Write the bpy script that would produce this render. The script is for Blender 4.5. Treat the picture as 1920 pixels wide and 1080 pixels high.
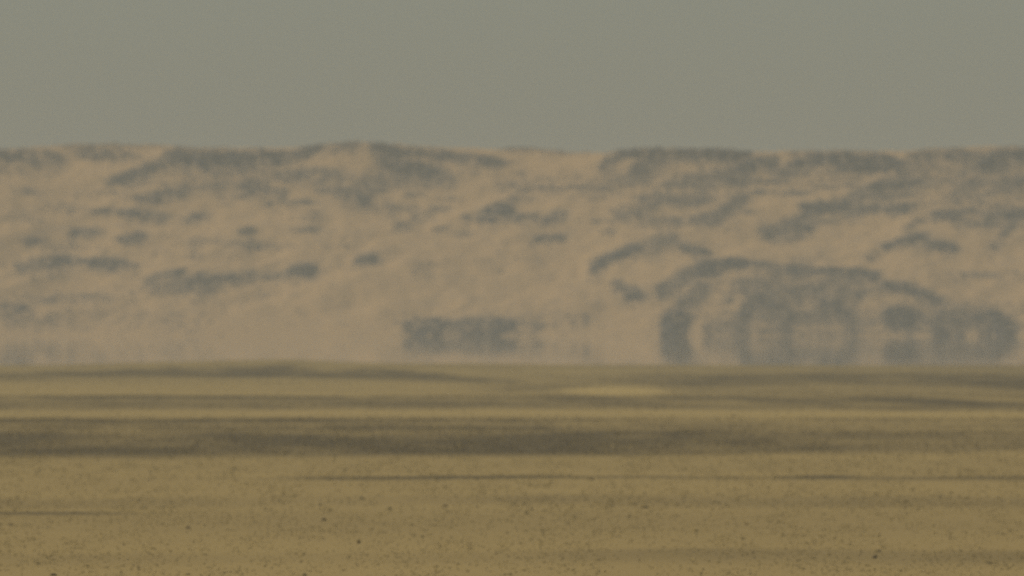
import bpy, math, random
import numpy as np
from mathutils import Vector

sc = bpy.context.scene
for o in list(bpy.data.objects):
    bpy.data.objects.remove(o)
COL = sc.collection
rng = np.random.default_rng(7)
random.seed(7)
R = math.radians

# ------------------------------------------------------------------ camera
CAM_H = 5.85                      # metres above the plain
K = 0.09 / 1920.0                 # radians per photograph pixel (400 mm lens, 36 mm sensor)
HOR = 580.0                       # photograph row of the level line
cd = bpy.data.cameras.new('camera')
cam = bpy.data.objects.new('camera', cd)
COL.objects.link(cam)
cd.lens = 400
cd.sensor_width = 36
cd.clip_start = 0.5
cd.clip_end = 9000
cam.location = (0, 0, CAM_H)
cam.rotation_euler = (math.pi / 2 + (HOR - 540) * K, 0, 0)
cd.dof.use_dof = True
cd.dof.focus_distance = 150
cd.dof.aperture_fstop = 3.9
sc.camera = cam

# ------------------------------------------------------------------ sky, sun, exposure
SUN_EL, SUN_AZ = 51.0, -88.0      # azimuth from +Y (view direction), clockwise
w = bpy.data.worlds.new('World')
sc.world = w
w.use_nodes = True
nt = w.node_tree
nt.nodes.clear()
sky = nt.nodes.new('ShaderNodeTexSky')
sky.sky_type = 'NISHITA'
sky.sun_disc = False
sky.sun_elevation = R(SUN_EL)
sky.sun_rotation = R(SUN_AZ)
sky.altitude = 200
sky.air_density = 1.0
sky.dust_density = 1.0
sky.ozone_density = 1.0
bg = nt.nodes.new('ShaderNodeBackground')
bg.inputs['Strength'].default_value = 0.061
wo = nt.nodes.new('ShaderNodeOutputWorld')
nt.links.new(sky.outputs[0], bg.inputs['Color'])
nt.links.new(bg.outputs[0], wo.inputs['Surface'])

sd = bpy.data.lights.new('sun', 'SUN')
sd.energy = 2.7
sd.angle = R(0.6)
sd.color = (1.0, 0.93, 0.82)
sun = bpy.data.objects.new('sun', sd)
COL.objects.link(sun)
sv = Vector((math.sin(R(SUN_AZ)) * math.cos(R(SUN_EL)), math.cos(R(SUN_AZ)) * math.cos(R(SUN_EL)), math.sin(R(SUN_EL))))
sun.rotation_euler = sv.to_track_quat('Z', 'Y').to_euler()
sun.location = sv * 100

sc.view_settings.view_transform = 'Standard'
sc.view_settings.look = 'None'
sc.view_settings.gamma = 1.0
sc.view_settings.use_curve_mapping = False
sc.view_settings.exposure = -0.25
sc.cycles.use_denoising = False        # the fine sampling grain stands in for the long-lens video grain
sc.cycles.sample_clamp_direct = 4.0
sc.cycles.sample_clamp_indirect = 1.5
sc.cycles.volume_bounces = 1
sc.cycles.max_bounces = 6


# ------------------------------------------------------------------ helpers
def _hash(ix, iy, seed):
    with np.errstate(over='ignore'):
        h = (ix.astype(np.int64) * 374761393 + iy.astype(np.int64) * 668265263 + seed * 974711) & 0xffffffff
        h = ((h ^ (h >> 13)) * 1274126177) & 0xffffffff
        h = h ^ (h >> 16)
    return (h & 0xffffff) / float(0xffffff)


def vnoise(x, y, seed=0):
    ix, iy = np.floor(x), np.floor(y)
    fx, fy = x - ix, y - iy
    ux, uy = fx * fx * fx * (fx * (fx * 6 - 15) + 10), fy * fy * fy * (fy * (fy * 6 - 15) + 10)
    a, b = _hash(ix, iy, seed), _hash(ix + 1, iy, seed)
    c, d = _hash(ix, iy + 1, seed), _hash(ix + 1, iy + 1, seed)
    return (a + (b - a) * ux) * (1 - uy) + (c + (d - c) * ux) * uy


def fbm(x, y, octaves=4, seed=0):
    s, amp, tot = 0.0, 1.0, 0.0
    for i in range(octaves):
        s = s + amp * (vnoise(x * 2 ** i + 17.3 * i, y * 2 ** i - 9.1 * i, seed + i) * 2 - 1)
        tot += amp
        amp *= 0.5
    return s / tot


def smooth(e0, e1, x):
    t = np.clip((x - e0) / (e1 - e0), 0, 1)
    return t * t * (3 - 2 * t)


def row_to_dist(py):
    return CAM_H / ((np.asarray(py, float) - HOR) * K)


def mesh_object(name, verts, faces, mat, smooth_shade=False, attrs=None, origin=None):
    """verts Nx3 array, faces MxK array (all faces with K corners)"""
    verts = np.asarray(verts, np.float64)
    if origin is not None:
        verts = verts - np.asarray(origin)
    faces = np.asarray(faces, np.int32)
    me = bpy.data.meshes.new(name)
    m, k = faces.shape
    me.vertices.add(len(verts))
    me.vertices.foreach_set('co', verts.astype(np.float32).ravel())
    me.loops.add(m * k)
    me.loops.foreach_set('vertex_index', faces.ravel())
    me.polygons.add(m)
    me.polygons.foreach_set('loop_start', np.arange(0, m * k, k, dtype=np.int32))
    me.polygons.foreach_set('loop_total', np.full(m, k, np.int32))
    me.update(calc_edges=True)
    if smooth_shade:
        me.shade_smooth()
    for an, av in (attrs or {}).items():
        at = me.attributes.new(an, 'FLOAT', 'POINT')
        at.data.foreach_set('value', np.asarray(av, np.float32))
    me.materials.append(mat)
    ob = bpy.data.objects.new(name, me)
    if origin is not None:
        ob.location = origin
    COL.objects.link(ob)
    return ob


def grid_faces(nr, nc):
    i = np.arange(nr * nc).reshape(nr, nc)
    return np.stack([i[:-1, :-1], i[:-1, 1:], i[1:, 1:], i[1:, :-1]], -1).reshape(-1, 4)


# stone templates ---------------------------------------------------
def ico(sub):
    t = (1 + 5 ** 0.5) / 2
    v = [(-1, t, 0), (1, t, 0), (-1, -t, 0), (1, -t, 0), (0, -1, t), (0, 1, t), (0, -1, -t), (0, 1, -t), (t, 0, -1), (t, 0, 1), (-t, 0, -1), (-t, 0, 1)]
    f = [(0, 11, 5), (0, 5, 1), (0, 1, 7), (0, 7, 10), (0, 10, 11), (1, 5, 9), (5, 11, 4), (11, 10, 2), (10, 7, 6), (7, 1, 8), (3, 9, 4), (3, 4, 2), (3, 2, 6), (3, 6, 8), (3, 8, 9), (4, 9, 5), (2, 4, 11), (6, 2, 10), (8, 6, 7), (9, 8, 1)]
    v = [np.array(p, float) / np.linalg.norm(p) for p in v]
    for _ in range(sub):
        cache, nf = {}, []

        def mid(a, b):
            key = (min(a, b), max(a, b))
            if key not in cache:
                p = v[a] + v[b]
                v.append(p / np.linalg.norm(p))
                cache[key] = len(v) - 1
            return cache[key]
        for a, b, c in f:
            ab, bc, ca = mid(a, b), mid(b, c), mid(c, a)
            nf += [(a, ab, ca), (b, bc, ab), (c, ca, bc), (ab, bc, ca)]
        f = nf
    return np.array(v), np.array(f)


OCT = (np.array([(1, 0, 0), (0, 1, 0), (-1, 0, 0), (0, -1, 0), (0, 0, 1), (0, 0, -1)], float),
       np.array([(0, 1, 4), (1, 2, 4), (2, 3, 4), (3, 0, 4), (1, 0, 5), (2, 1, 5), (3, 2, 5), (0, 3, 5)]))
ICO0, ICO1 = ico(0), ico(1)


def stones(tmpl, pos, sx, sy, sz, jitter, power=1.0):
    """A stone at each pos: scaled, turned and knocked template. Returns verts, faces, per-vertex tint."""
    tv, tf = tmpl
    n = len(pos)
    v = np.repeat(tv[None], n, 0) * (1 + rng.uniform(-jitter, jitter, (n, len(tv), 1)))
    if power != 1.0:
        v = np.sign(v) * np.abs(v) ** power
    v[..., 0] *= sx[:, None]
    v[..., 1] *= sy[:, None]
    v[..., 2] *= sz[:, None]
    tl = rng.uniform(-0.35, 0.35, n)[:, None]
    x, z = v[..., 0].copy(), v[..., 2].copy()
    v[..., 0], v[..., 2] = x * np.cos(tl) - z * np.sin(tl), x * np.sin(tl) + z * np.cos(tl)
    a = rng.uniform(0, 6.283, n)[:, None]
    x, y = v[..., 0].copy(), v[..., 1].copy()
    v[..., 0], v[..., 1] = x * np.cos(a) - y * np.sin(a), x * np.sin(a) + y * np.cos(a)
    v += pos[:, None, :]
    f = (tf[None] + (np.arange(n) * len(tv))[:, None, None]).reshape(-1, tf.shape[1])
    tint = np.repeat(rng.uniform(0, 1, n), len(tv))
    return v.reshape(-1, 3), f, tint


# ------------------------------------------------------------------ materials
def new_mat(name):
    m = bpy.data.materials.new(name)
    m.use_nodes = True
    nt = m.node_tree
    b = nt.nodes['Principled BSDF']
    b.inputs['Specular IOR Level'].default_value = 0.15
    b.inputs['Roughness'].default_value = 0.9
    return m, nt, b


def N(nt, kind, **kw):
    n = nt.nodes.new(kind)
    for k, v in kw.items():
        setattr(n, k, v)
    return n


def noise(nt, vec, scale, detail=4, rough=0.55):
    n = N(nt, 'ShaderNodeTexNoise')
    n.inputs['Scale'].default_value = scale
    n.inputs['Detail'].default_value = detail
    n.inputs['Roughness'].default_value = rough
    nt.links.new(vec, n.inputs['Vector'])
    return n.outputs['Fac']


def ramp(nt, fac, stops):
    r = N(nt, 'ShaderNodeValToRGB')
    e = r.color_ramp.elements
    while len(e) < len(stops):
        e.new(0.5)
    for el, (p, c) in zip(e, stops):
        el.position = p
        el.color = (*c, 1) if len(c) == 3 else c
    nt.links.new(fac, r.inputs[0])
    return r.outputs[0]


def mix(nt, a, b, fac, mode='MIX'):
    m = N(nt, 'ShaderNodeMix', data_type='RGBA', blend_type=mode)
    for s, v in ((m.inputs['Factor'], fac), (m.inputs[6], a), (m.inputs[7], b)):
        if isinstance(v, (int, float)):
            s.default_value = v
        elif isinstance(v, tuple):
            s.default_value = (*v, 1)
        else:
            nt.links.new(v, s)
    return m.outputs[2]


def scaled_pos(nt, sx, sy, sz):
    g = N(nt, 'ShaderNodeNewGeometry')
    mp = N(nt, 'ShaderNodeMapping')
    mp.inputs['Scale'].default_value = (sx, sy, sz)
    nt.links.new(g.outputs['Position'], mp.inputs['Vector'])
    return mp.outputs[0]


def attr(nt, name):
    a = N(nt, 'ShaderNodeAttribute', attribute_name=name)
    return a.outputs['Fac']


def bump(nt, b, h, dist, strength=1.0):
    bm = N(nt, 'ShaderNodeBump')
    bm.inputs['Distance'].default_value = dist
    bm.inputs['Strength'].default_value = strength
    nt.links.new(h, bm.inputs['Height'])
    nt.links.new(bm.outputs[0], b.inputs['Normal'])


# plain: yellow-brown sand with darker fine gravel where the 'gravel' attribute says
SAND_A, SAND_B = (0.45, 0.318, 0.106), (0.345, 0.242, 0.082)
GRAVEL = (0.135, 0.100, 0.042)
M_plain, nt, b = new_mat('plain_sand')
p = scaled_pos(nt, 1, 1, 1)
c = mix(nt, SAND_A, SAND_B, noise(nt, scaled_pos(nt, 0.10, 0.07, 1), 1.0, 6, 0.65))
c = mix(nt, c, (0.43, 0.30, 0.115), ramp(nt, noise(nt, p, 0.9, 6, 0.7), [(0.45, (0, 0, 0)), (0.75, (0.6, 0.6, 0.6))]))
c = mix(nt, c, GRAVEL, attr(nt, 'gravel'))
c = mix(nt, c, (0.52, 0.365, 0.12), attr(nt, 'pale'))
nt.links.new(c, b.inputs['Base Color'])
bump(nt, b, noise(nt, p, 14, 3), 0.03, 0.6)

# dark desert stones on the plain
M_stone, nt, b = new_mat('plain_stone')
c = ramp(nt, attr(nt, 'tint'), [(0.0, (0.078, 0.062, 0.034)), (0.5, (0.14, 0.102, 0.046)), (0.85, (0.24, 0.17, 0.066)), (1.0, (0.33, 0.24, 0.10))])
c = mix(nt, c, (0.5, 0.5, 0.5), noise(nt, scaled_pos(nt, 30, 30, 30), 1.0, 3), 'OVERLAY')
nt.links.new(c, b.inputs['Base Color'])

M_pebble, nt, b = new_mat('sandy_pebble')
c = ramp(nt, attr(nt, 'tint'), [(0.0, (0.19, 0.145, 0.055)), (0.45, (0.26, 0.188, 0.066)), (0.8, (0.36, 0.26, 0.09)), (1.0, (0.55, 0.40, 0.15))])
nt.links.new(c, b.inputs['Base Color'])

# hillside sand: pinker, with faint grey-brown mottling of grit
M_hill, nt, b = new_mat('hillside_sand')
p = scaled_pos(nt, 1, 1, 1)
c = mix(nt, (0.60, 0.365, 0.145), (0.52, 0.325, 0.135), noise(nt, scaled_pos(nt, 0.05, 0.03, 0.1), 1.0, 5))
c = mix(nt, c, (0.20, 0.165, 0.12), attr(nt, 'grit'))
c = mix(nt, c, (0.30, 0.225, 0.15), ramp(nt, noise(nt, scaled_pos(nt, 0.25, 0.12, 0.5), 1.0, 6, 0.65), [(0.48, (0, 0, 0)), (0.74, (0.38, 0.38, 0.38))]))
nt.links.new(c, b.inputs['Base Color'])
bump(nt, b, noise(nt, p, 1.2, 6, 0.6), 0.5, 0.5)

# dark weathered rock
M_rock, nt, b = new_mat('dark_rock')
c = ramp(nt, noise(nt, scaled_pos(nt, 0.5, 0.5, 1.6), 1.0, 7, 0.65), [(0.25, (0.040, 0.037, 0.036)), (0.5, (0.080, 0.071, 0.064)), (0.75, (0.17, 0.135, 0.105))])
c = mix(nt, c, (0.25, 0.19, 0.13), attr(nt, 'tint'))     # dust lying on the lower rocks
nt.links.new(c, b.inputs['Base Color'])
bump(nt, b, noise(nt, scaled_pos(nt, 1, 1, 3), 2.0, 6, 0.7), 0.4, 0.8)

M_scree, nt, b = new_mat('scree_stone')
c = ramp(nt, attr(nt, 'tint'), [(0.0, (0.06, 0.054, 0.05)), (0.5, (0.12, 0.10, 0.08)), (1.0, (0.30, 0.22, 0.14))])
nt.links.new(c, b.inputs['Base Color'])

# mirage: a smooth air layer that mirrors at grazing view
M_mir, nt, b = new_mat('mirage_air')
b.inputs['Base Color'].default_value = (0.40, 0.30, 0.17, 1)
b.inputs['Roughness'].default_value = 0.021
b.inputs['IOR'].default_value = 1.33
b.inputs['Specular IOR Level'].default_value = 0.5


# ------------------------------------------------------------------ the plain
def interp_px(x, y, pts):
    """value interpolated over bearing (photograph column) for points at lateral x, distance y"""
    col = 960 + x / np.maximum(y, 1) / K
    xs, vs = zip(*pts)
    return np.interp(col, xs, vs)


# gravel strips across the plain: far edge rows, near edge rows, strength by column
STRIPS = [
    # far dark streak, fading and sinking towards the middle
    ([(-900, 702), (0, 701), (300, 697), (560, 696), (760, 699), (920, 708), (1000, 716), (2900, 720)],
     [(-900, 713), (0, 713), (300, 708), (560, 708), (760, 712), (920, 720), (1000, 722), (2900, 726)],
     [(-900, .8), (0, .7), (250, .8), (800, .9), (960, .6), (1040, .2), (1120, 0), (2900, 0)], .25),
    ([(900, 702), (1150, 701), (1300, 699), (1500, 696), (1700, 696), (1920, 702), (2900, 704)],
     [(900, 712), (1150, 715), (1300, 728), (1450, 722), (1600, 722), (1800, 730), (1920, 735), (2900, 740)],
     [(850, 0), (1000, .3), (1200, .65), (1450, .8), (1600, .7), (1920, .85), (2900, .8)], .3),
    ([(1300, 734), (1500, 736), (1920, 742), (2900, 745)], [(1300, 742), (1500, 744), (1920, 752), (2900, 755)],
     [(1250, 0), (1400, .3), (1600, .45), (2900, .45)], .35),
    # thin brown grit on the last rise
    ([(-900, 670), (2900, 670)], [(-900, 699), (2900, 702)], [(-900, .3), (0, .3), (600, .22), (1000, .3), (1920, .35), (2900, .35)], .2),
    # middle strip with a crisp far edge
    ([(-900, 742), (0, 743), (200, 743), (600, 746), (1000, 744), (1250, 748), (1500, 747), (1750, 752), (1920, 757), (2900, 762)],
     [(-900, 752), (0, 752), (600, 753), (1200, 754), (1750, 763), (1920, 768), (2900, 772)],
     [(-900, .9), (0, .9), (500, .8), (1050, .85), (1400, .7), (1700, .9), (2900, .9)], .12),
    ([(-900, 752), (1200, 753), (1920, 762), (2900, 764)], [(-900, 769), (0, 769), (1200, 769), (1920, 776), (2900, 778)],
     [(-900, .6), (0, .6), (600, .55), (1000, .6), (2900, .6)], .3),
    # thin line
    ([(-900, 786), (0, 787), (400, 788), (900, 788), (2900, 789)], [(-900, 799), (0, 799), (400, 798), (900, 797), (1300, 796), (2900, 796)],
     [(-900, 1), (0, 1), (300, .9), (700, .6), (1100, .5), (1500, .4), (2900, .3)], .2),
    ([(-900, 798), (2900, 797)], [(-900, 812), (2900, 811)], [(-900, .5), (0, .45), (500, .65), (900, .7), (1300, .45), (2900, .35)], .3),
    ([(850, 714), (1000, 716), (2900, 730)], [(850, 740), (1000, 742), (2900, 752)], [(820, 0), (960, .45), (1300, .4), (1920, .45), (2900, .4)], .3),
    # the broad dark strip
    ([(-900, 812), (0, 812), (700, 812), (1300, 809), (1500, 811), (2900, 813)],
     [(-900, 856), (0, 856), (600, 855), (1000, 855), (1300, 853), (1500, 850), (1920, 848), (2900, 846)],
     [(-900, .85), (0, .85), (400, .85), (750, .95), (1000, 1), (1250, .9), (1400, .75), (1700, .6), (1920, .6), (2900, .6)], .2),
    # one dark line nearer, from the middle to the right
    ([(300, 895), (700, 894), (1000, 892), (1500, 893), (1920, 893), (2900, 893)],
     [(300, 901), (700, 902), (1000, 899), (1500, 901), (1920, 903), (2900, 904)],
     [(380, 0), (560, .4), (700, .85), (1000, .9), (1300, 1), (1800, 1), (2900, .9)], .25),
    ([(-900, 928), (0, 930), (600, 932), (1000, 930), (2900, 932)], [(-900, 952), (0, 952), (800, 950), (1200, 954), (2900, 956)],
     [(-900, .25), (0, .3), (300, .3), (600, .15), (900, .25), (1200, .35), (1700, .4), (2900, .4)], .4),
    ([(-900, 958), (0, 958), (320, 959), (600, 962)], [(-900, 965), (0, 965), (320, 964), (600, 966)],
     [(-900, .6), (0, .55), (200, .75), (310, .4), (380, 0), (2900, 0)], .25),
    ([(-900, 1030), (0, 1036), (900, 1034), (1400, 1030), (2900, 1030)], [(-900, 1060), (900, 1058), (1400, 1056), (2900, 1058)],
     [(-900, .2), (0, .2), (500, .12), (900, .2), (1200, .35), (1600, .4), (2900, .4)], .4),
]


def pale(x, y):
    """drifts of clean pale sand: a lens right of centre and a long strip nearer"""
    y = np.maximum(y, 50.0)
    row = HOR + CAM_H / y / K + 2.5 * fbm(x * 0.06, y * 0.01, 3, 191)
    lens = smooth(0, .8, 1.1 - np.abs((row - 734) / 12) - np.abs((960 + x / y / K - 1155) / 130) ** 2)
    strip = 0.5 * smooth(768, 773, row) * (1 - smooth(781, 788, row)) * np.clip(0.9 + 0.6 * fbm(x * 0.05, y * 0.01, 3, 201), 0, 1)
    return np.maximum(lens * 0.85, strip * 0.7)


def gravel(x, y):
    """0..1 gravel cover of the plain at world x, y"""
    y = np.maximum(y, 50.0)
    row = HOR + CAM_H / y / K
    wob = fbm(x * 0.08, y * 0.012, 4, 3)
    brk = fbm(x * 0.22, y * 0.03, 4, 11)
    fine = fbm(x * 0.7, y * 0.05, 3, 181)
    out = np.zeros_like(x)
    for top, bot, st, soft in STRIPS:
        t, bt, s = interp_px(x, y, top), interp_px(x, y, bot), interp_px(x, y, st)
        wd = np.maximum(bt - t, 1.0)
        rr = row + wob * (wd * 0.18 + 2.2) + fine * 2.4
        sf = wd * soft + 1.5
        m = smooth(t - sf * .5, t + sf * .5, rr) * (1 - smooth(bt - sf, bt + sf, rr))
        out = np.maximum(out, m * s * np.clip(1 + brk * np.where(wd < 10, 0.8, 0.6) + fine * np.where(wd < 10, 0.7, 0.3), 0.1, 1.4))
    out = np.maximum(out, np.clip(0.10 + (0.14 + 0.22 * smooth(380, 560, y)) * fbm(x * 0.022, y * 0.035, 4, 161), 0, 1))
    return np.clip(out * (1 - pale(x, y)), 0, 1)


def crest_row(x, y):
    return interp_px(x, y, [(-900, 684), (0, 688), (120, 684), (300, 679), (430, 676), (540, 674), (640, 679), (760, 682), (900, 682), (1100, 685), (1300, 689), (1500, 690), (1700, 691), (1920, 694), (2900, 696)])


CREST_Y = 1150.0


def ground_z(x, y):
    z = 0.05 * fbm(x * 0.015, y * 0.015, 3, 21)
    # low swells whose near faces carry the gravel
    for yc, wd, a in ((row_to_dist(750), 26, .16), (row_to_dist(792), 16, .12), (row_to_dist(816), 12, .10), (row_to_dist(898), 9, .03), (row_to_dist(962), 8, .015)):
        yy = y - yc - 6 * fbm(x * 0.02, np.full_like(x, yc * 0.1), 2, 33)
        z = z + a * np.exp(-(yy / wd) ** 2)
    # the last rise of the plain
    zc = CAM_H - (crest_row(x, np.full_like(x, CREST_Y)) - HOR) * K * CREST_Y
    t = np.where(y < CREST_Y, np.exp(-((y - CREST_Y) / 110) ** 2), np.exp(-((y - CREST_Y) / 30) ** 2))
    z = z * (1 - t) + zc * t
    return z - 0.45 * smooth(1180, 1300, y)


xs = np.unique(np.concatenate([np.linspace(-2600, -120, 26), np.arange(-120, 121, 1.25), np.linspace(120, 2600, 26)]))
ys = np.unique(np.concatenate([np.linspace(-500, 200, 12), np.arange(200, 1300, 1.8), np.linspace(1300, 4600, 40)]))
gx, gy = np.meshgrid(xs, ys)
gz = ground_z(gx, gy)
ground = mesh_object('ground', np.stack([gx, gy, gz], -1).reshape(-1, 3), grid_faces(len(ys), len(xs)), M_plain, True,
                     {'gravel': gravel(gx, gy).ravel(), 'pale': pale(gx, gy).ravel()})
ground['kind'] = 'structure'

# mirage sheet lying over the hot flat beyond the rise
mx, my = np.meshgrid(np.linspace(-1500, 1500, 400), np.linspace(1190, 2540, 140))
mz = 0.0032 * fbm(mx * 0.022, my * 0.009, 2, 151)        # the layer heaves by millimetres
mirage = mesh_object('mirage', np.stack([mx, my, mz], -1).reshape(-1, 3), grid_faces(140, 400), M_mir, True)
mirage['kind'] = 'stuff'
mirage['label'] = 'shimmering mirage over the far flat mirroring the foot of the slope'

# ------------------------------------------------------------------ the hillside
SKYLINE = [(-2500, 285), (-900, 282), (-300, 278), (0, 281), (60, 277), (150, 271), (300, 272), (350, 278), (560, 278), (600, 271), (680, 266), (720, 270), (800, 276),
           (860, 278), (950, 280), (1000, 279), (1080, 288), (1130, 288), (1180, 280), (1300, 281), (1400, 285), (1500, 284), (1600, 283), (1700, 284),
           (1740, 280), (1850, 275), (1920, 276), (2300, 280), (2900, 276), (4500, 284)]
FOOT = 2500.0


def hill_z(x, y):
    foot = FOOT + 5 * fbm(x * 0.012, 0 * x, 3, 41)
    top_row = interp_px(x, np.full_like(x, 2600.0), SKYLINE)
    ztop = CAM_H + (HOR - top_row) * K * 2603
    d = y - foot
    z1 = np.where(d < 16, d * 0.39, 6.24 + (d - 16) * 0.46)
    u, q = x * 0.86 + y * 0.5, y * 0.86 - x * 0.5
    n = 1.1 * (0.5 - np.abs(fbm(u * 0.022, q * 0.05, 4, 141)) * 2.2) + 1.9 * fbm(x * 0.030, y * 0.030, 3, 51) + 0.8 * fbm(x * 0.11, y * 0.07, 3, 61) + 0.30 * fbm(x * 0.4, y * 0.3, 2, 71)
    fade = smooth(-2, 16, d)
    z1 = z1 + n * fade
    z2 = ztop - 0.03 * np.maximum(y - 2603, 0) - 0.0035 * np.maximum(2603 - y, 0) ** 1.5 + 0.22 * fbm(x * 0.35, y * 0.1, 3, 81)
    # soft minimum keeps the brow of the plateau rounded
    h = np.clip(0.5 + 0.5 * (z2 - z1) / 2.2, 0, 1)
    z = z2 * (1 - h) + z1 * h - 2.2 * h * (1 - h) * 0.5
    return np.where(d < -4, -1.2, z)


hx = np.unique(np.concatenate([np.linspace(-1400, -175, 90), np.arange(-175, 175.1, 0.7), np.linspace(175, 1400, 90)]))
hy = np.unique(np.concatenate([np.arange(2484, 2680, 0.7), np.linspace(2680, 3600, 24)]))
HX, HY = np.meshgrid(hx, hy)
HZ = hill_z(HX, HY)


def hill_cast(px, py):
    """Where sight lines through photograph points meet the slope: (n,3) positions and a hit mask."""
    px, py = np.asarray(px, float), np.asarray(py, float)
    Y = np.arange(2486.0, 2660.0, 0.6)
    out = np.zeros((len(px), 3))
    ok = np.zeros(len(px), bool)
    for s in range(0, len(px), 4000):
        a, bb = px[s:s + 4000, None], py[s:s + 4000, None]
        X = (a - 960) * K * Y[None]
        Z = CAM_H + (HOR - bb) * K * Y[None]
        H = bilinear(X, np.broadcast_to(Y[None], X.shape))
        hit = H >= Z
        gap = np.argmin((Z - H) / Y[None], 1)          # a sight line just over the brow: its closest point
        i = np.where(hit.any(1), hit.argmax(1), gap)
        k = np.arange(len(i))
        out[s:s + 4000] = np.stack([X[k, i], Y[i], H[k, i]], -1)
        ok[s:s + 4000] = hit.any(1) | ((Z - H)[k, i] < 0.6)
    return out, ok


def bilinear(X, Y):
    i = np.clip(np.searchsorted(hx, X.ravel()) - 1, 0, len(hx) - 2)
    j = np.clip(np.searchsorted(hy, Y.ravel()) - 1, 0, len(hy) - 2)
    fx = np.clip((X.ravel() - hx[i]) / (hx[i + 1] - hx[i]), 0, 1)
    fy = np.clip((Y.ravel() - hy[j]) / (hy[j + 1] - hy[j]), 0, 1)
    z = (HZ[j, i] * (1 - fx) + HZ[j, i + 1] * fx) * (1 - fy) + (HZ[j + 1, i] * (1 - fx) + HZ[j + 1, i + 1] * fx) * fy
    return z.reshape(X.shape)


# ------------------------------------------------------------------ rock outcrops
# (spine points as photograph columns/rows, thickness in rows, share of cover, label)
OUT = []


def patch(cx, cy, wd, ht, slant, cover, label):
    c, s = math.cos(R(slant)), math.sin(R(slant))
    pts = [(cx + t * wd / 2 * c, cy - t * wd / 2 * s, ht * (1 - 0.55 * t * t)) for t in (-1, -.6, -.2, .2, .6, 1)]
    OUT.append((pts, cover, label))


def spine(pts, cover, label):
    OUT.append((pts, cover, label))


# along the brow
patch(45, 299, 125, 27, -3, .95, 'dark rock band on the hilltop at the far left end of the brow')
patch(200, 296, 108, 18, -3, .9, 'thin dark ledge on the brow left of the bright sand chute')
spine([(340, 286, 16), (315, 302, 28), (272, 320, 20), (212, 340, 10)], .9, 'slanting dark ridge running down along the bright sand chute')
patch(385, 300, 125, 40, 0, .95, 'broad dark crag on the brow just right of the bright sand chute')
patch(475, 303, 105, 36, 5, .95, 'dark crag on the brow beside the broad one by the sand chute')
patch(548, 298, 70, 26, 10, .75, 'brown-grey ledge stepping up towards the highest point of the brow')
patch(612, 279, 84, 20, 5, .95, 'dark cap rock on the skyline left of the pale gap')
patch(655, 279, 36, 20, 0, .95, 'small dark knob at the highest point of the skyline')
patch(720, 285, 56, 28, -15, .95, 'dark knob on the skyline right of the pale gap')
patch(790, 293, 115, 25, -4, .85, 'dark ledge sloping down right from the highest skyline knob')
patch(570, 327, 110, 15, 3, .65, 'faint ledge on the upper slope under the skyline cap rock')
patch(770, 320, 110, 32, -10, .85, 'dark mottled crag below the ledge right of the skyline top')
patch(840, 304, 50, 16, 0, .6, 'faint rocky link between two dark crags below the brow')
patch(900, 305, 92, 22, -8, .95, 'dark crag pointing at the bright sand hollow in the brow')
patch(1000, 284, 105, 12, -3, .95, 'thin dark strip on the skyline above the bright sand hollow')
patch(1075, 288, 55, 7, -3, .7, 'very thin grey strip on the skyline in the dip')
patch(1225, 293, 125, 26, 0, .95, 'dark cap rock on the brow right of the bright sand hollow')
patch(1148, 303, 48, 26, 35, .8, 'dark corner of cap rock leaning into the sand hollow')
patch(1210, 316, 55, 26, 10, .65, 'mottled crag just under the cap rock right of the sand hollow')
patch(1335, 294, 125, 28, -2, .95, 'long dark cap ledge on the brow right of centre')
patch(1386, 320, 54, 30, 25, .85, 'dark stub slanting down below the long cap ledge')
patch(1437, 307, 36, 26, 0, .8, 'small dark block under the brow right of the slanting stub')
patch(1480, 318, 46, 24, 20, .8, 'dark block between the small block and the massive cliff')
patch(1605, 308, 172, 42, -3, .97, 'massive dark cliff on the brow over the right of the slope')
patch(1510, 293, 60, 16, 0, .7, 'grey ledge joining the brow to the massive dark cliff')
patch(1768, 297, 112, 30, 3, .95, 'dark band on the brow right of the massive cliff')
patch(1846, 306, 70, 46, 0, .75, 'brown-grey broken cliff near the right end of the brow')
patch(1898, 297, 58, 40, 0, .97, 'dark block on the brow at the far right end')
# upper slope
spine([(1720, 343, 10), (1680, 350, 18), (1640, 354, 14), (1600, 368, 8)], .9, 'dark slanting outcrop below the massive cliff')
patch(1812, 352, 50, 20, 30, .6, 'faint rock streak on the upper right slope under the broken cliff')
patch(1890, 345, 60, 26, 0, .6, 'mottled rocks on the upper slope at the far right')
patch(1570, 391, 130, 20, -2, .95, 'wide dark outcrop on the upper right slope with a flat top')
spine([(1535, 392, 12), (1500, 412, 16), (1460, 428, 16), (1428, 436, 10)], .75, 'grey tail slanting down left from the wide flat-topped outcrop')
patch(1480, 436, 90, 24, 8, .8, 'grey outcrop under the slanting tail of the flat-topped outcrop')
patch(1685, 391, 52, 18, 8, .95, 'compact dark outcrop right of the wide flat-topped one')
patch(1368, 390, 62, 44, 35, .5, 'tall mottled outcrop on the slope left of the slanting tail')
patch(1320, 410, 46, 20, 10, .7, 'small mottled outcrop at the lower left of the tall mottled one')
patch(1290, 375, 70, 20, 15, .5, 'faint rocks on the slope under the long cap ledge')
patch(1190, 394, 75, 26, 10, .65, 'grey mottled outcrop on the slope below the sand hollow corner')
spine([(1740, 405, 8), (1715, 418, 16), (1695, 430, 8)], .65, 'thin grey streak slanting below the compact dark outcrop')
patch(1830, 408, 150, 26, -2, .75, 'long grey outcrop reaching to the far right edge')
patch(1905, 400, 40, 14, 0, .97, 'dark ledge end at the far right edge of the slope')
patch(1885, 436, 30, 24, 45, .55, 'small faint outcrop under the long grey one at far right')
patch(1695, 453, 80, 16, 15, .92, 'dark slanting outcrop right of the open sand, mid slope')
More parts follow.
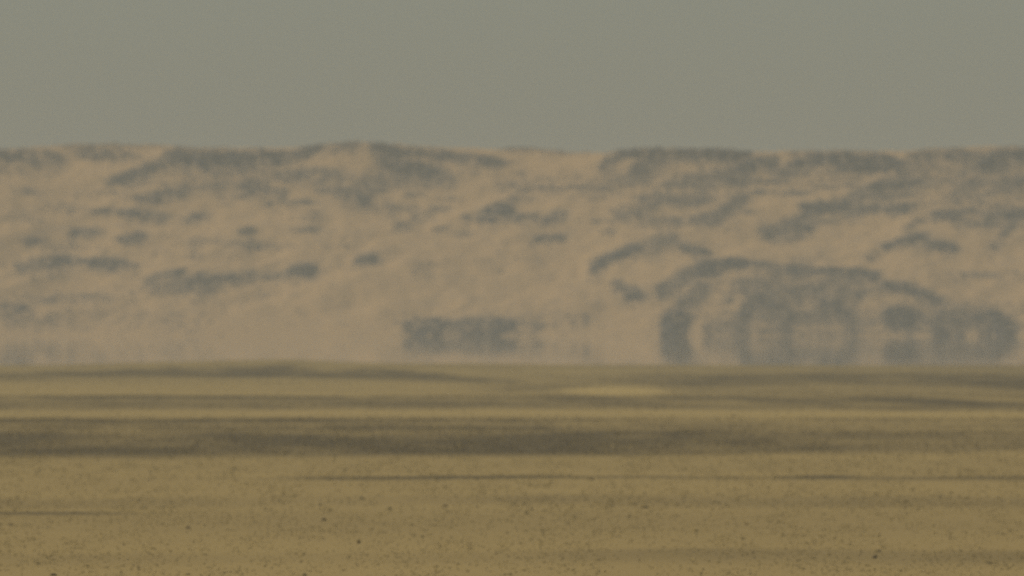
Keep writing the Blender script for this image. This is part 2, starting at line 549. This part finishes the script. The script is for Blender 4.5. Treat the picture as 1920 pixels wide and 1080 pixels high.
patch(1763, 464, 56, 20, -8, .9, 'dark rounded outcrop beside the slanting one, mid slope')
patch(1632, 484, 22, 12, 40, .6, 'tiny grey rock on open sand above the dome outcrop')
patch(660, 372, 60, 30, -10, .75, 'grey outcrop on the upper slope under the pale skyline gap')
patch(490, 358, 78, 32, -10, .6, 'faint rounded outcrop on the upper slope left of centre')
patch(300, 368, 90, 20, 8, .7, 'grey outcrop below the slanting ridge by the sand chute')
patch(270, 405, 86, 16, -6, .8, 'grey lens-shaped outcrop in the middle of the left slope')
patch(186, 398, 40, 12, 5, .7, 'small grey rock left of the lens-shaped outcrop')
patch(365, 410, 44, 16, 15, .7, 'small grey rock right of the lens-shaped outcrop')
patch(158, 438, 50, 16, 0, .85, 'small dark mound above the pair of low rocks at left')
patch(64, 454, 42, 12, 5, .75, 'small grey rock near the left edge, mid slope')
patch(246, 446, 55, 16, 8, .85, 'dark mound right of the small one on the left slope')
patch(461, 435, 24, 14, 0, .95, 'tiny dark boulder alone on the left-centre sand')
patch(576, 432, 44, 9, 3, .9, 'thin dark rock on sand right of the lone tiny boulder')
patch(588, 408, 34, 10, 10, .55, 'faint small rock just above the thin dark rock')
spine([(825, 392, 8), (795, 403, 18), (765, 418, 16), (740, 428, 8)], .65, 'grey streak slanting up right on the middle slope')
patch(930, 400, 58, 34, 15, .92, 'dark pointed outcrop in the middle of the slope')
patch(873, 412, 24, 14, 0, .75, 'small grey rock left of the dark pointed outcrop')
patch(985, 411, 40, 16, 0, .65, 'small faint rock between the pointed outcrop and its right neighbour')
patch(1037, 411, 42, 18, 20, .9, 'small dark rock right of the pointed mid-slope outcrop')
patch(826, 432, 28, 8, 0, .8, 'tiny flat rock below left of the pointed outcrop')
patch(1026, 448, 56, 12, 3, .9, 'flat dark rock alone on sand below the pointed outcrop')
# lower slope
patch(1500, 546, 230, 44, -5, .3, 'mottled face of the dome under its top ledge')
patch(85, 497, 105, 26, 8, .85, 'dark low mound near the left edge, left of the low pair')
patch(200, 497, 98, 20, -6, .85, 'dark low mound tapering right, right of the low pair')
patch(308, 520, 66, 22, 15, .85, 'dark outcrop on the lower left slope with a pointed top')
patch(375, 530, 58, 34, 10, .6, 'faint grey outcrop beside the pointed one, lower left')
patch(460, 521, 110, 12, 2, .75, 'thin grey ledge running right from the pointed lower-left outcrop')
patch(561, 511, 52, 28, 8, .92, 'dark round boulder pile right of the thin ledge')
patch(683, 490, 36, 20, 10, .88, 'small dark boulder pile alone on the lower central sand')
patch(140, 562, 130, 14, 3, .42, 'faint wide grey patch of rock low on the left slope')
patch(22, 582, 56, 28, 0, .45, 'grey outcrop at the left edge beside the mirage')
spine([(1112, 512, 18), (1122, 494, 14), (1150, 482, 14), (1190, 468, 18), (1232, 458, 30), (1262, 454, 18)], .85, 'hook-shaped dark outcrop arching up left of the dome')
patch(1302, 472, 56, 26, -15, .85, 'short dark outcrop between the hook and the dome')
patch(1178, 549, 60, 24, -25, .75, 'small grey outcrop under the hook-shaped one')
spine([(1238, 548, 22), (1275, 525, 30), (1325, 504, 26), (1370, 496, 22), (1400, 496, 14)], .93, 'dark left shoulder of the big dome of rock')
spine([(1425, 500, 14), (1480, 507, 16), (1545, 511, 16), (1600, 516, 24), (1645, 522, 22)], .93, 'dark top ledge of the big dome of rock')
spine([(1660, 536, 14), (1705, 543, 22), (1738, 556, 18), (1765, 570, 12)], .8, 'grey right shoulder of the big dome of rock')
patch(1300, 560, 60, 40, 40, .5, 'faint rubble inside the dome under its left shoulder')
patch(1266, 604, 46, 60, 0, .85, 'upright dark boulder standing at the left foot of the dome')
spine([(1392, 628, 14), (1388, 606, 18), (1396, 582, 26), (1422, 566, 26), (1458, 582, 34), (1474, 604, 40), (1470, 630, 46)], .6, 'dark arch of rock round a pale hollow beside the mirage')
spine([(1540, 572, 12), (1565, 575, 22), (1588, 594, 16), (1597, 612, 15), (1597, 631, 15)], .78, 'thinner curved rock right of the arch with the pale hollow')
patch(1688, 596, 56, 50, 0, .85, 'square dark rock at the right foot of the dome')
patch(1775, 610, 60, 48, -10, .65, 'grey rock right of the square dark rock by the mirage')
patch(1865, 610, 72, 50, -12, .75, 'dark wedge of rock tapering to the right edge by the mirage')
patch(797, 614, 80, 34, 0, .66, 'dark block in the left half of the lone rock beside the mirage')
patch(906, 614, 104, 34, 0, .6, 'dark block in the right half of the lone rock beside the mirage')
patch(1000, 614, 30, 28, 0, .3, 'faint rubble at the right end of the lone rock by the mirage')
patch(1086, 602, 36, 22, 0, .38, 'small faint rock between the lone rock and the dome')
patch(1345, 620, 50, 34, 0, .35, 'faint rocks between the upright boulder and the arch')

MPP = K * 2550      # metres per photograph pixel on the slope
# the ground swells under each outcrop, and one broad mound carries the dome of rock
HZ += 2.6 * np.exp(-((HX - 62) / 24) ** 2 - ((HY - 2522) / 16) ** 2) * smooth(2498, 2512, HY)
add = np.zeros(HZ.shape)
for pts, cover, label in OUT:
    P = np.array(pts, float)
    c0, _ = hill_cast(P[:, 0], P[:, 1])
    step = max(1.2, 0.45 * np.linalg.norm(np.diff(P[:, :2], axis=0), axis=1).mean() * MPP)
    for (qx, qy, _), th in zip(c0, P[:, 2]):
        i0, i1 = np.searchsorted(hx, (qx - 4 * step, qx + 4 * step))
        j0, j1 = np.searchsorted(hy, (qy - 14, qy + 14))
        gx_, gy_ = HX[j0:j1, i0:i1], HY[j0:j1, i0:i1]
        bmp = 0.30 * th * MPP * cover * np.exp(-((gx_ - qx) / step) ** 2 - ((gy_ - qy - 1.5) / 3.5) ** 2)
        add[j0:j1, i0:i1] = np.maximum(add[j0:j1, i0:i1], bmp)
HZ += add * smooth(2496, 2506, HY) * (1 - smooth(2590, 2600, HY))
scree_px, scree_py = [], []
for pts, cover, label in OUT:
    P = np.array(pts, float)
    P[:, 1] -= np.where(P[:, 1] < 312, 4.0, 0.0)          # rocks of the brow crown it
    seg = np.linalg.norm(np.diff(P[:, :2], axis=0), axis=1)
    L = seg.sum()
    th = P[:, 2].mean()
    area = (L * th) * MPP * MPP
    r0 = min(max(th * MPP * 0.16, 0.24), 0.52)
    n = max(6, int((1.6 if P[:, 1].mean() > 588 else 1.35) * cover * area / (math.pi * r0 * r0)))
    cum = np.concatenate([[0], np.cumsum(seg)])
    t = rng.uniform(0, L, n)
    cx, cy, ct = (np.interp(t, cum, P[:, i]) for i in range(3))
    # offset across the spine
    # crowded along a crisp upper edge, thinning downhill, and uneven along its length
    o = rng.uniform(-.5, .5, n) if P[:, 1].mean() > 588 else np.where(rng.uniform(0, 1, n) < .6, rng.beta(1.25, 1.8, n) - 0.46, rng.uniform(-.5, .5, n))
    ct = ct if P[:, 1].mean() > 600 else ct * np.clip(1.05 + 1.0 * fbm(cx * 0.07, cy * 0.05, 3, 131), 0.45, 1.5)
    qx, qy = cx + rng.normal(0, 2.5, n), cy + o * ct
    low = P[P[:, 1] + P[:, 2] / 2 > 622]
    if len(low) and cover > .5:                            # rocks standing in the mirage line
        m = int((np.ptp(low[:, 0]) + low[:, 2].mean() * .7) * MPP / (r0 * 0.8)) + 2
        lx = rng.choice(low[:, 0], m) + rng.uniform(-.5, .5, m) * max(14.0, np.ptp(P[:, 0]) / len(P) * 1.3)
        qx, qy = np.concatenate([qx, lx]), np.concatenate([qy, rng.uniform(621, 631, m)])
    pos, ok = hill_cast(qx, qy)
    pos = pos[ok]
    if len(pos) == 0:
        continue
    n = len(pos)
    r = r0 * rng.lognormal(-0.1, 0.35, n) * (0.6 + 0.5 * cover)
    # keep the blocks that touch one another: a single outcrop
    near = np.linalg.norm(pos[:, None] - pos[None], axis=2) < 1.65 * (r[:, None] + r[None])
    comp = np.arange(n)
    for _ in range(60):
        new = np.where(near, comp[None], n).min(1)
        if (new == comp).all():
            break
        comp = new
    big = comp == np.bincount(comp).argmax()
    strays = pos[~big]
    lost = 1 - big.mean()
    if lost > 0.2:
        print('outcrop lost', round(lost, 2), label)
    pos, r = pos[big], r[big]
    n = len(pos)
    pos[:, 2] -= r * 0.15
    v, f, tint = stones(ICO1, pos, r * rng.uniform(.9, 2.0, n), r * rng.uniform(.8, 1.3, n), r * rng.uniform(.45, 1.0, n), .17, 0.8)
    org = pos.mean(0)
    org[2] = pos[:, 2].min()
    ob = mesh_object('rock_outcrop', v, f, M_rock, False, {'tint': np.clip((0.97 - cover) * 1.2, 0, .75) + tint * 0.25}, org)
    ob['label'] = label
    ob['category'] = 'rock outcrop'
    ob['group'] = 'rock outcrops on the hillside'
    # loose stones weathered off it
    m = int(2.0 * cover * area / 0.06)
    t = rng.uniform(-0.08 * L, 1.08 * L, m)
    cx, cy, ct = (np.interp(t, cum, P[:, i]) for i in range(3))
    scree_px.append(cx + rng.normal(0, 7, m))
    scree_py.append(cy + (rng.beta(1.3, 2.4, m) * 1.75 - 0.55) * (ct + 4))

# broad thin scatters of scree: column, row, half-width, half-height, cover
SCREE = [(205, 275, 130, 7, .7), (430, 322, 150, 20, .25), (760, 335, 110, 25, .25), (640, 345, 90, 25, .3), (980, 350, 80, 25, .35), (1160, 345, 130, 30, .3),
         (1330, 330, 120, 30, .22), (1500, 340, 120, 25, .15), (1820, 335, 120, 40, .35), (1690, 330, 120, 30, .2), (1330, 375, 90, 40, .2), (1640, 375, 80, 20, .3),
         (1800, 385, 120, 25, .3), (55, 362, 30, 10, .4), (120, 392, 50, 12, .35), (45, 410, 40, 14, .3), (130, 466, 60, 9, .35), (375, 455, 50, 12, .3), (490, 462, 60, 10, .35),
         (370, 478, 40, 8, .25), (845, 340, 20, 10, .4), (1075, 331, 24, 8, .4), (875, 441, 24, 8, .35), (1145, 435, 24, 10, .35), (790, 507, 22, 16, .2), (1245, 375, 40, 14, .35),
         (1510, 488, 60, 7, .3), (1850, 518, 90, 10, .3), (1860, 466, 20, 20, .3), (1480, 545, 190, 34, .42), (1500, 598, 230, 30, .5), (1800, 590, 110, 30, .3),
         (130, 560, 120, 14, .15), (230, 600, 200, 26, .14), (1500, 626, 280, 5, .5), (1780, 600, 140, 34, .3), (330, 545, 110, 18, .25), (60, 600, 70, 25, .25), (420, 350, 120, 18, .25), (260, 345, 80, 12, .3),
         (905, 612, 150, 24, .3), (720, 395, 60, 14, .2), (1240, 420, 70, 16, .25), (60, 330, 90, 14, .12), (190, 365, 70, 10, .25), (630, 460, 60, 10, .12)]
# thin broken ledges of stones on the upper right slope
for q in range(46):
    SCREE.append((rng.uniform(1120, 1920), rng.uniform(318, 425), rng.uniform(14, 55), rng.uniform(2.5, 5), rng.uniform(.5, 1.0)))
for q in range(26):
    SCREE.append((rng.uniform(350, 1120), rng.uniform(325, 400), rng.uniform(12, 45), rng.uniform(2.5, 5), rng.uniform(.4, .8)))
# the same slope goes on past both sides of the view
for q in range(70):
    SCREE.append((rng.choice([rng.uniform(-420, -25), rng.uniform(1945, 2340)]), 285 + 330 * rng.uniform(0, 1) ** 1.7, rng.uniform(15, 60), rng.uniform(6, 16), rng.uniform(.6, 1.6)))
for cx, cy, rx, ry, cv in SCREE:
    m = int(cv * math.pi * rx * ry * MPP * MPP / 0.055)
    scree_px.append(cx + rng.normal(0, 0.5, m) * rx)
    scree_py.append(cy + rng.normal(0, 0.5, m) * ry)
# thin background scatter all over, thicker in patches
m = 16000
ax, ay = rng.uniform(-600, 2500, m), rng.uniform(285, 630, m)
keep = fbm(ax * 0.018, ay * 0.03, 4, 91) > rng.uniform(0.02, 0.75, m)
scree_px.append(ax[keep])
scree_py.append(ay[keep])
spx, spy = np.concatenate(scree_px), np.concatenate(scree_py)
pos, ok = hill_cast(spx, spy)
pos = pos[ok]
n = len(pos)
r = np.clip(rng.lognormal(math.log(0.13), 0.45, n), 0.05, 0.5)
pos[:, 2] += r * 0.1
v, f, tint = stones(OCT, pos, r * rng.uniform(.9, 1.6, n), r * rng.uniform(.8, 1.3, n), r * rng.uniform(.7, 1.1, n), .25)
scree = mesh_object('scree', v, f, M_scree, False, {'tint': tint})
scree['kind'] = 'stuff'
scree['label'] = 'loose dark scree scattered over the sandy hillside'

# finer grit around the rocks darkens the sand itself a little
grit = np.zeros(HZ.shape)
gi = np.clip(np.searchsorted(hx, pos[:, 0]), 1, len(hx) - 1)
gj = np.clip(np.searchsorted(hy, pos[:, 1]), 1, len(hy) - 1)
np.add.at(grit, (gj, gi), r * r * 9)
for _ in range(3):
    g = np.pad(grit, 1, mode='edge')
    grit = (g[1:-1, 1:-1] * 2 + g[:-2, 1:-1] + g[2:, 1:-1] + g[1:-1, :-2] + g[1:-1, 2:]) / 6
hill = mesh_object('hillside', np.stack([HX, HY, HZ], -1).reshape(-1, 3), grid_faces(len(hy), len(hx)), M_hill, True,
                   {'grit': np.clip(grit * 0.6, 0, 0.6).ravel()})
hill['kind'] = 'structure'

# ------------------------------------------------------------------ gravel on the plain
gp, gs = [], []
for y0, y1, per_m2, size in ((225, 330, 1.7, .017), (330, 460, 1.9, .020), (460, 620, 2.0, .030), (620, 820, .7, .032), (820, 1175, .3, .04)):
    half = 0.062 * y1
    m = int((y1 - y0) * 2 * half * per_m2 * 2.4)
    X, Y = rng.uniform(-half, half, m), rng.uniform(y0, y1, m)
    g = gravel(X, Y)
    k = (rng.uniform(0, 2.4, m) < g ** 1.5 * 2.2 * np.clip(1 + 1.4 * fbm(X * 1.3, Y * .08, 3, 171), 0.1, 2)) & (np.abs(X) < 0.062 * Y + 2)
    X, Y = X[k], Y[k]
    gp.append(np.stack([X, Y, ground_z(X, Y)], -1))
    gs.append(size * rng.lognormal(0, 0.3, len(X)))
pos, s = np.concatenate(gp), np.concatenate(gs)
n = len(pos)
pos[:, 2] += s * 0.2
v, f, tint = stones(OCT, pos, s * rng.uniform(.9, 1.5, n), s * rng.uniform(.9, 1.4, n), s * rng.uniform(.55, .95, n), .22)
gr = mesh_object('gravel', v, f, M_stone, False, {'tint': tint})
gr['kind'] = 'stuff'
gr['label'] = 'dark desert gravel lying in strips across the plain'
print('gravel', n)

gp, gs = [], []
for y0, y1, per_m2, size in ((225, 330, 11, .020), (330, 460, 6.0, .025), (460, 620, 2.4, .030), (620, 1175, .3, .04)):
    half = 0.062 * y1
    m = int((y1 - y0) * 2 * half * per_m2)
    X, Y = rng.uniform(-half, half, m), rng.uniform(y0, y1, m)
    k = (fbm(X * 1.1, Y * .06, 4, 101) * 1.1 + .35 > rng.uniform(-.3, .9, m)) & (np.abs(X) < 0.062 * Y + 2)
    X, Y = X[k], Y[k]
    gp.append(np.stack([X, Y, ground_z(X, Y)], -1))
    gs.append(size * rng.lognormal(0, 0.35, len(X)))
pos, s = np.concatenate(gp), np.concatenate(gs)
n = len(pos)
pos[:, 2] += s * 0.1
v, f, tint = stones(OCT, pos, s * rng.uniform(.9, 1.5, n), s * rng.uniform(.9, 1.4, n), s * rng.uniform(.5, .9, n), .22)
pe = mesh_object('pebbles', v, f, M_pebble, False, {'tint': tint})
pe['kind'] = 'stuff'
pe['label'] = 'sand-coloured pebbles strewn over the plain'
print('pebbles', n)

# single stones that stand out
STONES = [(1375, 778, 8, 10, 'small dark stone on the pale strip right of centre'),
          (835, 944, 16, 8, 'dark flat stone just left of centre on the near sand'),
          (607, 970, 14, 10, 'dark stone on bare near sand, nearer than the flat one'),
          (352, 986, 14, 8, 'dark stone on the near sand right of the short gravel line'),
          (100, 1074, 22, 9, 'largest dark stone, at the bottom left of the near sand'),
          (20, 981, 16, 6, 'low dark stone at the left edge below the short gravel line'),
          (600, 943, 10, 6, 'small brown stone behind the dark one on bare near sand'),
          (1180, 965, 10, 6, 'small dark stone on the near sand right of the middle'),
          (1400, 980, 9, 6, 'tiny dark stone on the near sand under the faint gravel band at right'),
          (672, 1012, 9, 12, 'upright brown stone on the near sand left of the middle'),
          (1640, 1040, 16, 10, 'dark stone in the nearest faint gravel band at right'),
          (1110, 897, 11, 7, 'darkest stone in the long thin gravel line right of centre')]
for cx, cy, wd, ht, label in STONES:
    d = float(row_to_dist(cy + ht / 2))
    x = (cx - 960) * K * d
    z = float(ground_z(np.array([x]), np.array([d]))[0])
    sx, sz = wd * K * d * 0.33, ht * K * d * 0.33
    v, f, tint = stones(ICO1, np.array([[x, d, z + sz * .5]]), np.array([sx]), np.array([sx * .9]), np.array([sz]), .14, .85)
    ob = mesh_object('stone', v, f, M_stone, False, {'tint': 0.4 + tint * .3}, (x, d, z))
    ob['label'] = label
    ob['category'] = 'stone'
    ob['group'] = 'single stones on the plain'

# ------------------------------------------------------------------ dusty air
bx0, bx1, by0, by1, bz0, bz1 = -2700, 2700, -600, 4700, -2.6, 50
V = [(x, y, z) for z in (bz0, bz1) for y in (by0, by1) for x in (bx0, bx1)]
F = [(0, 2, 3, 1), (4, 5, 7, 6), (0, 1, 5, 4), (1, 3, 7, 5), (3, 2, 6, 7), (2, 0, 4, 6)]
M_haze = bpy.data.materials.new('haze_air')
M_haze.use_nodes = True
nt = M_haze.node_tree
nt.nodes.clear()
pv = nt.nodes.new('ShaderNodeVolumePrincipled')
pv.inputs['Color'].default_value = (0.79, 0.825, 0.725, 1)
pv.inputs['Density'].default_value = 0.00027
pv.inputs['Anisotropy'].default_value = 0.0
mo = nt.nodes.new('ShaderNodeOutputMaterial')
nt.links.new(pv.outputs[0], mo.inputs['Volume'])
haze = mesh_object('haze', V, F, M_haze)
haze['kind'] = 'stuff'
haze['label'] = 'thin dusty haze filling the air'
